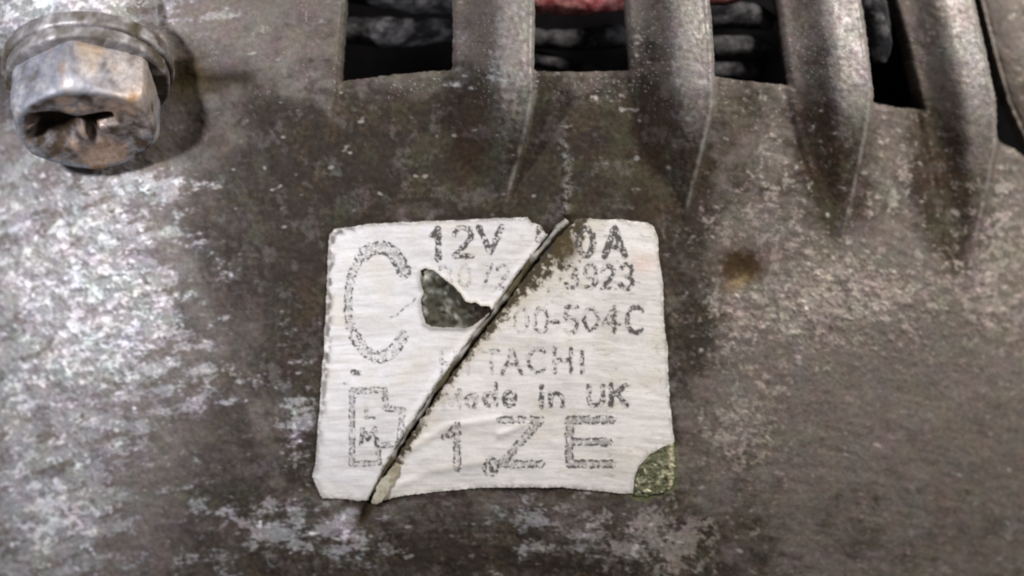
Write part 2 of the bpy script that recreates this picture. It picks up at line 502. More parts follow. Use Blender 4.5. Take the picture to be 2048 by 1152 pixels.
MAT_CASING = painted('cast_aluminium_dirty', 0.22, 0.40, 0.74, 0.000055, 2400.0, (0.78, 1.24))
MAT_PAPER = painted('label_paper', 0.0, 0.45, 0.6, 0.00002, 3000.0, (0.93, 1.05))
MAT_STEEL = painted('corroded_steel', 0.35, 0.36, 0.62, 0.00006, 2200.0, (0.7, 1.3))
MAT_WIND = painted('dusty_winding', 0.0, 0.45, 0.8, 0.00010, 1800.0, (0.5, 1.5))

def plain(name, color, rough, metallic=0.0, var=0.4, scale=800.0, bd=0.0001):
    m, nt, b = new_mat(name)
    tc = nt.nodes.new('ShaderNodeTexCoord')
    n = noise_node(nt, scale, 5, 0.65, tc.outputs['Object'])
    rgb = nt.nodes.new('ShaderNodeRGB'); rgb.outputs[0].default_value = (*color, 1)
    nt.links.new(mul_color(nt, rgb.outputs[0], maprange(nt, n.outputs['Fac'], 0.3, 0.7, 1 - var, 1 + var)), b.inputs['Base Color'])
    b.inputs['Roughness'].default_value = rough
    b.inputs['Metallic'].default_value = metallic
    b.inputs['Specular IOR Level'].default_value = 0.1
    bump(nt, b, n.outputs['Fac'], 1.0, bd)
    return m
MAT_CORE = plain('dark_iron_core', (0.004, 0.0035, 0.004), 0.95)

def thing(name, label, cat, loc=(0, 0, 0), group=None):
    o = bpy.data.objects.new(name, None)
    o.empty_display_size = 0.005
    scene.collection.objects.link(o)
    o.location = loc
    o['label'] = label; o['category'] = cat
    if group: o['group'] = group
    return o

# ------------------------------------------------------------------ the casing
housing = thing('alternator_housing', 'grimy cast aluminium alternator casing with ribs and vent slots under the white label', 'alternator')

STEP = 2.5
def casing_keep(x, y):
    return -(slot_sdf(x, y) + 1.6 * vnoise(x / 14, y / 14, 301) + 0.8 * vnoise(x / 5, y / 5, 302))
PX, PY = grid_with_holes(-260, 2300, -230, 1370, STEP, casing_keep)
Z, RID, SL = casing_height(PX, PY)
ny, nx = PX.shape
S = (D - Z) / D * K
X = (PX - 1024) * S; Y = (576 - PY) * S
N = grid_normals(X, Y, Z).reshape(-1, 3)
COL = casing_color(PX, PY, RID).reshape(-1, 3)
V = np.stack([X, Y, Z], -1).reshape(-1, 3)
F = faces_of_grid(ny, nx)
ck = casing_keep(PX, PY).ravel()
keep = ck[F].mean(1) < 0
F = F[keep]
rid = RID.ravel()[F].max(1)
rid = np.where((RID.ravel()[F] == rid[:, None]).sum(1) >= 3, rid, -1)
border = np.zeros((ny, nx), bool); border[0] = border[-1] = True; border[:, 0] = border[:, -1] = True
E, own = boundary(F, border.ravel())

def region_object(name, sel, parent, mat):
    f = F[sel]
    used, inv = np.unique(f, return_inverse=True)
    f2 = inv.reshape(-1, 4)
    v = V[used]; c = COL[used]; n = N[used]
    # walls of the slots, 3.2 mm deep, leaning slightly under
    selidx = np.zeros(len(F), bool); selidx[sel] = True
    em = selidx[own]
    e = E[em]
    if len(e):
        eu, einv = np.unique(e, return_inverse=True)
        einv = einv.reshape(-1, 2)
        top = V[eu]
        levels = [0.0, 0.15, 0.5, 1.4, 3.4]
        base = len(v); wallv = []; wallc = []; walln = []
        # outward normal of the wall from edges
        acc = np.zeros((len(eu), 3))
        dvec = top[einv[:, 1]] - top[einv[:, 0]]
        wn = np.stack([dvec[:, 1], -dvec[:, 0], np.zeros(len(dvec))], -1)
        for k in (0, 1): np.add.at(acc, einv[:, k], wn)
        acc /= np.maximum(np.linalg.norm(acc, axis=1, keepdims=True), 1e-12)
        for lv in levels:
            t = top.copy(); t[:, 2] -= lv * MM
            wallv.append(t); wallc.append(COL[eu] * (0.8 if lv else 1)); walln.append(acc)
        nv = len(eu)
        wf = []
        for k in range(len(levels) - 1):
            a = base + k * nv + einv[:, 0]; b = base + k * nv + einv[:, 1]
            wf.append(np.stack([b, a, a + nv, b + nv], -1))
        v = np.concatenate([v] + wallv); c = np.concatenate([c] + wallc); n = np.concatenate([n] + walln)
        f2 = np.concatenate([f2] + wf)
    return new_mesh_object(name, v, f2, mat, parent, c, n)

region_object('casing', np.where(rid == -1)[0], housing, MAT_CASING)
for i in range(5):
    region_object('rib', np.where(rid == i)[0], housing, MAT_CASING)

# interior: dark laminated core behind the slots, and side skirts so that the shell is closed
def box_mesh(name, x0, x1, y0, y1, z0, z1, mat, parent):
    v = [(x, y, z) for z in (z0, z1) for y in (y0, y1) for x in (x0, x1)]
    f = [(0, 2, 3, 1), (4, 5, 7, 6), (0, 1, 5, 4), (2, 6, 7, 3), (0, 4, 6, 2), (1, 3, 7, 5)]
    return new_mesh_object(name, v, f, mat, parent, smooth_shade=False)
# curved stack of laminations (a dark drum)
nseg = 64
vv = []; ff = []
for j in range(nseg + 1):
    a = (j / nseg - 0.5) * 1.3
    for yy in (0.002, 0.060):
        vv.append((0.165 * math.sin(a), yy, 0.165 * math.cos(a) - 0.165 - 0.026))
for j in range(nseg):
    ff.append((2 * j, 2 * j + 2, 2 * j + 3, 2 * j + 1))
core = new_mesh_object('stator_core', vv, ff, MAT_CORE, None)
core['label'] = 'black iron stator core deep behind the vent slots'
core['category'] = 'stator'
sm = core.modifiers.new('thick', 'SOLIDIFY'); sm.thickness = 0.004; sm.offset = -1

# ------------------------------------------------------------------ tubes (windings)
def tube(name, pts, radii, mat, parent, colfn, seed=0, seg=40, lump=0.055, sub=10):
    P = [Vector(p) for p in pts]
    path = []; rad = []
    n = len(P)
    for i in range(n - 1):
        p0 = P[max(i - 1, 0)]; p1 = P[i]; p2 = P[i + 1]; p3 = P[min(i + 2, n - 1)]
        for k in range(sub):
            t = k / sub
            q = 0.5 * ((2 * p1) + (p2 - p0) * t + (2 * p0 - 5 * p1 + 4 * p2 - p3) * t * t + (3 * p1 - p0 - 3 * p2 + p3) * t ** 3)
            path.append(q); rad.append(radii[i] * (1 - t) + radii[i + 1] * t)
    path.append(P[-1]); rad.append(radii[-1])
    V_ = []; F_ = []; C_ = []
    m = len(path)
    for i, p in enumerate(path):
        d = (path[min(i + 1, m - 1)] - path[max(i - 1, 0)]).normalized()
        up = Vector((0, 0, 1)); s = d.cross(up).normalized(); up = s.cross(d)
        for j in range(seg):
            a = 2 * math.pi * j / seg
            nrm = s * math.cos(a) + up * math.sin(a)
            base = p + nrm * rad[i]
            nz = mnoise.fractal(base * 900 + Vector((seed, 0, 0)), 0.8, 2.1, 4)
            nz2 = mnoise.fractal(base * 300 + Vector((seed * 3, 0, 0)), 0.8, 2.1, 3)
            q = p + nrm * rad[i] * (1 + lump * nz + lump * 1.6 * nz2)
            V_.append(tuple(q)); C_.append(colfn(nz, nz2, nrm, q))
    for i in range(m - 1):
        for j in range(seg):
            a = i * seg + j; b = i * seg + (j + 1) % seg
            F_.append((a, b, b + seg, a + seg))
    # closed ends
    for base_i, c0 in ((0, path[0]), (m - 1, path[-1])):
        ci = len(V_); V_.append(tuple(c0)); C_.append(C_[base_i * seg])
        for j in range(0, seg, 2):
            a = base_i * seg + j; b = base_i * seg + (j + 1) % seg; c = base_i * seg + (j + 2) % seg
            F_.append((ci, a, b, c) if base_i else (ci, c, b, a))
    return new_mesh_object(name, V_, F_, mat, parent, np.array(C_))

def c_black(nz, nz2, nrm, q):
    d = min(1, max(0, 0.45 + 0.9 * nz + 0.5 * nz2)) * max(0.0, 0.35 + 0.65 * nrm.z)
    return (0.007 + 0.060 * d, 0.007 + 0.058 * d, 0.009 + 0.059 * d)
def c_red(nz, nz2, nrm, q):
    d = min(1, max(0, 0.4 + 0.9 * nz))
    return (0.16 + 0.22 * d, 0.03 + 0.13 * d, 0.035 + 0.12 * d)
def wpts(l, z):
    return [wp(x, y, z * MM) for x, y in l]

def tag(o, label, cat, group=None, kind=None):
    o['label'] = label; o['category'] = cat
    if group: o['group'] = group
    if kind: o['kind'] = kind
    return o
G = 'windings seen through the vent slots'
tag(tube('winding', wpts([(560, 88), (700, 62), (780, 66), (870, 62), (960, 66), (1010, 70)], -6.5), [1.3*MM, 1.35*MM, 1.75*MM, 1.35*MM, .9*MM, .8*MM],
         MAT_WIND, None, c_black, 1), 'thick dusty black winding crossing the widest slot left of the ribs', 'winding', G)
tag(tube('winding', wpts([(640, -40), (720, -18), (830, -2), (930, 4), (1010, 0)], -6.0), [1.4*MM, 1.4*MM, 1.5*MM, 1.3*MM, 1.0*MM],
         MAT_WIND, None, c_black, 5), 'dusty black winding at the top edge of the widest slot', 'winding', G)
tag(tube('winding', wpts([(990, 78), (1060, 76), (1140, 80), (1230, 72), (1300, 68)], -6.5), [1.0*MM, 1.05*MM, 1.1*MM, 1.25*MM, .8*MM],
         MAT_WIND, None, c_black, 9), 'blue-grey winding straight below the red one', 'winding', G)
tag(tube('winding', wpts([(980, 100), (1080, 120), (1160, 138), (1260, 156), (1340, 160)], -7.5), [.9*MM, .9*MM, .8*MM, .7*MM, .6*MM],
         MAT_WIND, None, c_black, 13), 'faint thin black winding slanting down at the bottom of the slot with the red one', 'winding', G)
tag(tube('winding', wpts([(980, -14), (1060, -8), (1150, -3), (1230, -6), (1330, -16), (1440, -14), (1480, -20)], -5.2), [1.5*MM, 1.6*MM, 1.65*MM, 1.5*MM, 1.2*MM, 1.2*MM, 1.0*MM],
         MAT_WIND, None, c_red, 17, lump=.07), 'dusty red winding at the top of the second slot', 'winding', G)
tag(tube('winding', wpts([(1350, 25), (1430, 30), (1500, 32), (1548, 46)], -6.0), [1.3*MM, 1.45*MM, 1.4*MM, .7*MM],
         MAT_WIND, None, c_black, 21), 'grey black winding, uppermost of the short stack in the third slot', 'winding', G)
tag(tube('winding', wpts([(1350, 96), (1430, 94), (1500, 93), (1540, 98)], -6.6), [1.2*MM, 1.15*MM, 1.15*MM, .6*MM],
         MAT_WIND, None, c_black, 25), 'grey black winding, middle one of the short stack in the third slot', 'winding', G)
tag(tube('winding', wpts([(1350, 138), (1430, 140), (1500, 141), (1530, 147)], -7.2), [1.0*MM, 1.0*MM, .95*MM, .5*MM],
         MAT_WIND, None, c_black, 29), 'grey black winding, lowest of the short stack in the third slot', 'winding', G)
tag(tube('winding', wpts([(1700, -70), (1738, 0), (1752, 40), (1760, 90), (1758, 125)], -5.0), [1.5*MM, 1.5*MM, 1.35*MM, 1.2*MM, .6*MM],
         MAT_WIND, None, c_black, 33), 'grey winding running down the left side of the fourth slot', 'winding', G)

# ------------------------------------------------------------------ the bolt
e1 = Vector((1, 0, 0)); e1 = (e1 - AX * e1.dot(AX)).normalized()
e2 = AX.cross(e1).normalized()
if e2.y < 0: e2 = -e2
def bl(u, v, w):
    return BP + e1 * u + e2 * v + AX * w

def revolve(name, prof, mat, parent, rfun, colfn, seg=220, nz_amp=0.05 * MM, seed=0, topfn=None):
    """prof: list of (radius factor/abs r, w, hexness); closed with a centre point at the end"""
    V_ = []; F_ = []; C_ = []
    m = len(prof)
    for i, (r, w, hx) in enumerate(prof):
        for j in range(seg):
            a = 2 * math.pi * j / seg
            rr = rfun(r, a, hx)
            u, v = rr * math.cos(a), rr * math.sin(a)
            ww = w
            if topfn: ww += topfn(u, v, i, m)
            p = bl(u, v, ww)
            f1 = mnoise.fractal(p * 700 + Vector((seed, 3, 0)), 0.9, 2.1, 4)
            f2 = mnoise.fractal(p * 230 + Vector((seed, 9, 0)), 0.9, 2.1, 3)
            radial = (e1 * math.cos(a) + e2 * math.sin(a))
            dirn = (radial * 0.7 + AX * 0.7)
            p = p + dirn * (nz_amp * f1 + nz_amp * 1.6 * f2)
            V_.append(tuple(p)); C_.append(colfn(u, v, ww, a, f1, f2, i / m))
    for i in range(m - 1):
        for j in range(seg):
            a = i * seg + j; b = i * seg + (j + 1) % seg
            F_.append((a, b, b + seg, a + seg))
    ci = len(V_); V_.append(tuple(bl(0, 0, prof[-1][1] + (topfn(0, 0, m, m) if topfn else 0)))); C_.append(C_[-1])
    for j in range(0, seg, 2):
        a = (m - 1) * seg
        F_.append((ci, a + j, a + (j + 1) % seg, a + (j + 2) % seg))
    return new_mesh_object(name, V_, F_, mat, parent, np.array(C_))

def hexr(r, a, hx):
    """rounded hexagon, corner turned so that one edge shows left of the middle"""
    k = math.pi / 3
    b = (a - 1.60) % k - k / 2
    h = math.cos(k / 2) / math.cos(b)          # flat radius relative to the corner radius
    h = min(h, 0.972)
    return r * (1 - hx + hx * h * 1.02)
def lerp(a, b, t):
    t = max(0, min(1, t)); return tuple(x * (1 - t) + y * t for x, y in zip(a, b))

def bolt_col(u, v, w, a, f1, f2, q):
    c = (0.20, 0.212, 0.25)
    c = lerp(c, (0.34, 0.335, 0.35), (f1 + 0.1) * 1.6)
    # tan and ochre corrosion on the right-hand flat, rust low down
    ca = math.cos(a)
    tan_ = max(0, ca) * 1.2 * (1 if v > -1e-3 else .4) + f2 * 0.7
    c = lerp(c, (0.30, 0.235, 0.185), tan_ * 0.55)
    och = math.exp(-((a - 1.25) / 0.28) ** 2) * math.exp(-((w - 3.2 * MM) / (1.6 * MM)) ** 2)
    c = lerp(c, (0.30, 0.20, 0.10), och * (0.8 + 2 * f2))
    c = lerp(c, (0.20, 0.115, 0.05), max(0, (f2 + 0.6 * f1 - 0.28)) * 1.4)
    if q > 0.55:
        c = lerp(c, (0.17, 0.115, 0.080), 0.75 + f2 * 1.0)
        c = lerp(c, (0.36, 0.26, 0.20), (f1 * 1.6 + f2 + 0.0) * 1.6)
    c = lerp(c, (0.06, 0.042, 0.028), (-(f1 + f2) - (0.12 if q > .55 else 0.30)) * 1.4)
    return c
def washer_col(u, v, w, a, f1, f2, q):
    c = (0.125, 0.118, 0.118)
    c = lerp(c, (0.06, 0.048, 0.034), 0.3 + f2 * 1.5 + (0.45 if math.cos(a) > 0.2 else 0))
    c = lerp(c, (0.36, 0.35, 0.36), (f1 - 0.05) * 1.5)
    return c
bolt = thing('bolt', 'corroded hexagonal bolt with washers standing at the upper left of the casing', 'bolt', tuple(BP))
bolt_inv = Matrix.Translation(-BP)
def pits(u, v, i, m):
    U = u / K; Vv = v / K
    def bb(cx, cy, rx, ry, ang=0):
        c, s = math.cos(ang), math.sin(ang)
        x = (U - cx) * c + (Vv - cy) * s; y = -(U - cx) * s + (Vv - cy) * c
        return math.exp(-((x / rx) ** 4 + (y / ry) ** 4))
    d = 3.4 * bb(-58, -4, 38, 46, -0.5) + 1.9 * bb(-88, 38, 16, 20, -0.2) + 2.8 * bb(28, 20, 30, 19, 0.25) + 2.2 * bb(12, -16, 11, 40, 0.15) + 0.9 * bb(-18, 18, 20, 10, 0)
    dish = 0.8 * math.exp(-((U * U + Vv * Vv) / (112 ** 2)) ** 4)
    return -(min(d * 0.62, 2.0) + dish * 0.5) * MM if i > m * 0.45 else 0.0
R = 7.55 * MM
prof = [(R * .97, 1.5 * MM, .9), (R * 0.995, 1.8 * MM, 1), (R, 2.2 * MM, 1), (R, 3.2 * MM, 1), (R, 3.7 * MM, 1), (R, 4.3 * MM, 1), (R, 4.9 * MM, 1),
        (R * .995, 5.4 * MM, 1), (R * .985, 5.85 * MM, .9), (R * .965, 6.3 * MM, .72), (R * .94, 6.65 * MM, .48), (R * .905, 6.9 * MM, .25),
        (R * .87, 7.02 * MM, .1), (R * .84, 7.05 * MM, 0)]
prof = [prof[0]] * 1 + prof
top_r = np.linspace(0.82, 0.01, 46)
prof2 = prof + [(R * r, 7.05 * MM, 0) for r in top_r]
# the top rows (i > 0.45 m would start inside the flanks), so give topfn its own index test
nflank = len(prof)
def pits_i(u, v, i, m):
    return pits(u, v, m, m) if i >= nflank - 1 else 0.0
def bolt_col_i(u, v, w, a, f1, f2, q):
    r = math.hypot(u, v)
    top = w < 7.09 * MM and r < R * .80 and q > nflank / len(prof2) - .02
    c = bolt_col(u, v, w, a, f1, f2, 1.0 if (w < 8.54 * MM and r < R * .80 and q > nflank / len(prof2) - .02) else 0.2)
    if top: c = lerp(c, (0.028, 0.019, 0.012), (7.05 * MM - w - 1.0 * MM) / (0.8 * MM))  # pits painted darker with depth: grime plus recess shade
    return c
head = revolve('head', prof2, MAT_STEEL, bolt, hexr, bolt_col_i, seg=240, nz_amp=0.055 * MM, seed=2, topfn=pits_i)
circ = lambda r, a, hx: r * (1 + 0.006 * math.sin(3 * a + 1))
def washer(r, w0, w1, seed):
    pr = [(r * .995, w0 - .6 * MM, 0), (r, w0, 0), (r, w0 + (w1 - w0) * .5, 0), (r, w1 - .15 * MM, 0), (r * .985, w1 - .03 * MM, 0), (r * .96, w1, 0), (r * .8, w1, 0), (r * .5, w1, 0)]
    return revolve('washer', pr, MAT_STEEL, bolt, circ, washer_col, seg=160, nz_amp=0.07 * MM, seed=seed)
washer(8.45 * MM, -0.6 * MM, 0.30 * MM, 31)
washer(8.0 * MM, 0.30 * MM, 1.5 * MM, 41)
bpy.context.view_layer.update()
for ch in bolt.children:
    ch.matrix_parent_inverse = Matrix.Identity(4)
    ch.data.transform(bolt_inv)

# ------------------------------------------------------------------ the label
def arc(cx, cy, rx, ry, a0, a1, n=12):
    return [(cx + rx * math.cos(math.radians(a0 + (a1 - a0) * i / n)), cy + ry * math.sin(math.radians(a0 + (a1 - a0) * i / n))) for i in range(n + 1)]
GL = {  # unit box, y down
    '1': [[(.15, .22), (.55, .02), (.55, 1)]],
    '2': [arc(.5, .28, .42, .27, 190, 380) + [(.1, .98), (.95, .98)]],
    '3': [arc(.46, .26, .38, .24, 200, 440), arc(.46, .74, .44, .25, -80, 160)],
    '4': [[(.7, 1), (.7, 0), (.05, .68), (.98, .68)]],
    '5': [[(.88, 0), (.2, 0), (.14, .44)], arc(.46, .68, .42, .31, -130, 140)],
    '7': [[(.05, 0), (.95, 0), (.4, 1)]],
    '9': [arc(.5, .3, .4, .29, 0, 360), [(.9, .3), (.82, .72), (.5, 1), (.2, .94)]],
    '0': [arc(.5, .5, .42, .49, 0, 360, 20)],
    'V': [[(.03, 0), (.5, 1), (.97, 0)]],
    'A': [[(.02, 1), (.5, 0), (.98, 1)], [(.22, .64), (.78, .64)]],
    'C': [arc(.55, .5, .48, .49, -48, -312, 20)],
    '-': [[(.1, .6), (.9, .6)]],
    'H': [[(.05, 0), (.05, 1)], [(.95, 0), (.95, 1)], [(.05, .5), (.95, .5)]],
    'I': [[(.5, 0), (.5, 1)]],
    'T': [[(.02, 0), (.98, 0)], [(.5, 0), (.5, 1)]],
    'M': [[(.03, 1), (.03, 0), (.5, .8), (.97, 0), (.97, 1)]],
    'a': [arc(.48, .72, .40, .27, 0, 360), [(.9, .45), (.9, 1)]],
    'd': [arc(.48, .70, .40, .29, 0, 360), [(.9, .0), (.9, 1)]],
    'e': [arc(.5, .70, .42, .29, 0, -300), [(.08, .7), (.92, .7)]],
    'i': [[(.5, .42), (.5, 1)], [(.5, .06), (.5, .14)]],
    'n': [[(.08, .42), (.08, 1)], arc(.5, .72, .42, .29, 180, 360) + [(.92, 1)]],
    'U': [[(.05, 0), (.05, .65)] + arc(.5, .65, .45, .34, 180, 0) + [(.95, 0)]],
    'K': [[(.05, 0), (.05, 1)], [(.95, 0), (.05, .58)], [(.35, .40), (.97, 1)]],
    'Z': [[(.02, 0), (.97, 0), (.03, 1), (.98, 1)]],
    'E': [[(.97, 0), (.03, 0), (.03, 1), (.98, 1)], [(.03, .5), (.9, .5)]],
}
# char, x0, x1, y0, y1, half stroke, strength, hollow
PRINT = [
    ('1', 862, 888, 456, 518, 6.5, 1.0, 0), ('2', 906, 946, 455, 513, 5.5, .95, 0), ('V', 957, 1004, 455, 506, 6, .95, 0),
    ('5', 1072, 1104, 456, 512, 5.5, .8, 0), ('0', 1154, 1189, 456, 512, 6.5, 1.0, 0), ('A', 1209, 1250, 456, 512, 6.5, 1.05, 0),
    ('3', 876, 904, 532, 578, 3.6, .7, 0), ('0', 917, 942, 530, 576, 3.6, .6, 0), ('7', 956, 984, 530, 576, 4, .75, 0), ('2', 992, 1018, 530, 578, 4, .75, 0),
    ('3', 1130, 1158, 530, 576, 4.6, .85, 0), ('9', 1168, 1196, 530, 576, 4.6, .85, 0), ('2', 1202, 1230, 532, 578, 4.6, .85, 0), ('3', 1240, 1268, 528, 578, 4.8, .9, 0),
    ('0', 1027, 1058, 618, 666, 3.4, .68, 0), ('0', 1066, 1098, 616, 666, 4, .78, 0), ('-', 1103, 1119, 618, 662, 4.2, .9, 0), ('5', 1127, 1158, 614, 667, 4.2, .85, 0),
    ('0', 1166, 1198, 616, 662, 4.2, .85, 0), ('4', 1206, 1238, 616, 664, 4.8, .85, 0), ('C', 1252, 1288, 614, 666, 4.8, .95, 0),
    ('H', 881, 912, 706, 748, 4, .72, 0), ('I', 930, 942, 704, 748, 4, .5, 0), ('T', 966, 1000, 702, 748, 4, .68, 0), ('A', 1004, 1044, 700, 746, 4.2, .8, 0),
    ('C', 1054, 1094, 698, 744, 4.4, .82, 0), ('H', 1108, 1144, 698, 744, 4.4, .9, 0), ('I', 1158, 1170, 698, 744, 4.6, .9, 0),
    ('M', 886, 920, 778, 818, 4.2, .62, 0), ('a', 930, 954, 770, 814, 4.2, .8, 0), ('d', 966, 994, 768, 812, 4.4, .85, 0), ('e', 1005, 1034, 766, 812, 4.4, .95, 0),
    ('i', 1076, 1090, 770, 814, 5, 1.0, 0), ('n', 1098, 1128, 768, 812, 4.6, .95, 0), ('U', 1176, 1208, 772, 812, 5, .9, 0), ('K', 1221, 1254, 770, 810, 5.2, 1.05, 0),
    ('1', 893, 932, 850, 936, 8, .95, 1), ('Z', 1000, 1084, 840, 928, 8, .95, 1), ('E', 1136, 1226, 840, 928, 8.5, 1.05, 1),
]
def ink_of(x, y):
    ink = np.zeros(x.shape)
    na = fbm(x, y, 9, 401, 3, gain=0.7)
    nb = fbm(x, y, 22, 411, 2)
    nc = fbm(x, y, 5, 421, 2)
    wx = x + 2.2 * vnoise(x / 12, y / 12, 431); wy = y + 2.2 * vnoise(x / 12, y / 12, 441)
    def stroke(lines, hw, strength, hollow):
        nonlocal ink
        xs = [p[0] for l in lines for p in l]; ys = [p[1] for l in lines for p in l]
        m = (x > min(xs) - 25) & (x < max(xs) + 25) & (y > min(ys) - 25) & (y < max(ys) + 25)
        if not m.any(): return
        d = np.full(m.sum(), 1e9)
        for l in lines: d = np.minimum(d, seg_dist(wx[m], wy[m], l))
        a, b, c = na[m], nb[m], nc[m]
        if hollow:
            body = 1 - smooth(hw - 1.5, hw + 2.0, d)
            edge = np.exp(-((d - hw * 0.82) / (hw * 0.30)) ** 2)
            v = body * (0.42 + 0.75 * edge) + 0.0
            v = v * smooth(-0.12, 0.14, a * 1.0 + c * 0.7 + (strength - 0.90)) + 0.16 * body * smooth(-.3, .3, b)
        else:
            body = 1 - smooth(hw - 1.6, hw + 1.8, d)
            v = body * smooth(-0.16, 0.10, a * 1.0 + b * 0.35 + c * 0.4 + (strength - 0.89)) * min(1.0, strength + .05) + 0.14 * body
        ink[m] = np.maximum(ink[m], v)
    for ch, x0, x1, y0, y1, hw, st, ho in PRINT:
        stroke([[(x0 + (x1 - x0) * p[0], y0 + (y1 - y0) * p[1]) for p in l] for l in GL[ch]], hw, st, ho)
    # large broken C
    stroke([arc(758, 606, 60, 112, -34, -125, 16)], 14, .94, 1)
    stroke([arc(756, 606, 60, 112, -125, -225, 20)], 9, .86, 1)
    stroke([arc(758, 606, 60, 108, -215, -322, 20)], 12, .83, 1)
    # stepped box mark and the small signs inside
    stroke([[(704, 782), (770, 780), (772, 818), (804, 820), (800, 886), (756, 892), (758, 926), (704, 928), (704, 782)]], 6, .93, 1)
    stroke([[(733, 812), (732, 836), (750, 836)]], 3.2, .8, 0)
    stroke([[(722, 888), (726, 858), (736, 878), (750, 856), (754, 892)]], 4.6, .92, 0)
    stroke([[(706, 744), (718, 746)]], 5.5, .9, 0)
    stroke([[(690, 766), (700, 762)]], 3, .75, 0)
    stroke([arc(982, 934, 13, 17, -100, 200, 12)], 4, .88, 0)
    stroke([[(976, 922), (986, 944)]], 4, .95, 0)
    stroke([[(904, 866), (888, 874)]], 5, .95, 0)
    stroke([[(800, 622), (832, 598)]], 2, .72, 0)
    stroke([[(796, 628), (780, 636)]], 2, .72, 0)
    return np.clip(ink, 0, 1)

def scratch_halfwidth(par):
    return np.interp(par, [0, .06, .25, .5, .75, .84, .9, 1.0], [9, 9, 7, 5.5, 5, 5, 5, 4])
def label_keep(x, y):
    rag = 1.0 * vnoise(x / 8, y / 8, 501) + 0.8 * vnoise(x / 4, y / 4, 502) + 2.0 * vnoise(x / 38, y / 38, 503)
    s = poly_sdf(x, y, LABEL) + rag
    h = poly_sdf(x, y, HOLE) + rag * 0.8
    d, side, par = seg_dist(x, y, SCRATCH, True)
    g = d - scratch_halfwidth(par) - np.where(side < 0, 3.5 * vnoise(x / 11, y / 11, 504) + 2, 1.2 * vnoise(x / 9, y / 9, 505))
    bits = 0
    return np.maximum(np.maximum(s, -h), -g)

def label_color(x, y):
    v = y + 6 * vnoise(x / 160, y / 90, 511) - 0.9e-4 * (x - 980) ** 2
    c = np.zeros(x.shape + (3,)) + np.array((0.585, 0.578, 0.585))
    warm = smooth(-100, 120, (x - 920) + (y - 700) * 0.6)
    c = mix(c, (0.595, 0.572, 0.540), warm * 0.55)
    fib = fbm(x, v, 9, 521, 3, gain=0.7, sx=0.10, sy=1.0)
    fib2 = fbm(x, v, 26, 531, 3, sx=0.16, sy=1.0)
    c = mix(c, (0.40, 0.385, 0.36), smooth(0.02, 0.4, fib) * 0.45)
    c = mix(c, (0.40, 0.38, 0.35), smooth(0.05, 0.4, fib2) * 0.40)
    spots = smooth(0.38, 0.6, fbm(x, v, 12, 541, 2, sx=0.5, sy=1.2))
    c = mix(c, (0.20, 0.18, 0.16), spots * 0.55 * (0.25 + 0.75 * smooth(950, 1250, x) * (1 - smooth(560, 760, y)) ))
    cloud = fbm(x, y, 80, 551, 3)
    c = mix(c, (0.52, 0.49, 0.42), smooth(0.05, 0.45, cloud) * 0.5)
    # fine horizontal cracks at the right
    cr = np.exp(-(np.abs(fbm(x, v, 17, 561, 2, sx=0.18, sy=1.0)) / 0.03) ** 2)
    c = mix(c, (0.30, 0.275, 0.24), cr * 0.60 * smooth(850, 1200, x) * smooth(-.2, .3, cloud))
    # brownish dirt creeping in from the scratch, right side wider
    d, side, par = seg_dist(x, y, SCRATCH, True)
    n = fbm(x, y, 18, 571, 4, gain=0.65)
    w = np.interp(par, [0, .08, .16, .24, .4, .6, .85, 1], [34, 72, 74, 40, 19, 17, 28, 22])
    right = side < 0
    rd = np.where(right, w, 6)
    s1 = 1 - smooth(0.30, 0.72, (d - scratch_halfwidth(par)) / rd + n * 1.1)
    s2 = (1 - smooth(0.3, 1.6, (d - scratch_halfwidth(par)) / rd + n)) * np.where(right, 1, 0.3)
    c = mix(c, (0.46, 0.40, 0.29), s2 * 0.5)
    c = mix(c, (0.038, 0.028, 0.013), s1 * np.where(right, 0.96, 0.6))
    b2 = np.clip(1.6 * blob(x, y, 1128, 496, 26, 24) * (1 + 1.4 * n), 0, 1)
    c = mix(c, (0.060, 0.042, 0.018), b2 * .9)
    # edge dirt, darkened to carry the shadow line round the sheet
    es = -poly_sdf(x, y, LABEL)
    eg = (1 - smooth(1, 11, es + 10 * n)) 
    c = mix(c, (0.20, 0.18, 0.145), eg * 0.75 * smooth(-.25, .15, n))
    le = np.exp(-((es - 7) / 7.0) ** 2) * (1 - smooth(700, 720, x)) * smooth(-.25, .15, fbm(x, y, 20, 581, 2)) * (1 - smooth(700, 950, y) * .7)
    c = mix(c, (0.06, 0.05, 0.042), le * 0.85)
    hs = poly_sdf(x, y, HOLE)
    c = mix(c, (0.30, 0.27, 0.21), np.exp(-(hs / 5.0) ** 2) * 0.6)
    # pinkish faint smear upper right
    c = mix(c, (0.58, 0.42, 0.36), np.clip(blob(x, y, 1283, 528, 26, 20) * .55, 0, 1))
    # crease shadows painted into the paper colour along the folds, lower left of the 1
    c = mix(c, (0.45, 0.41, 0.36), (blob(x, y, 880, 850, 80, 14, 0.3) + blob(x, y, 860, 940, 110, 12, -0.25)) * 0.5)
    ink = ink_of(x, y)
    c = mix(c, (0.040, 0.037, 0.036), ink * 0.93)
    return np.clip(c, 0.01, 0.9)

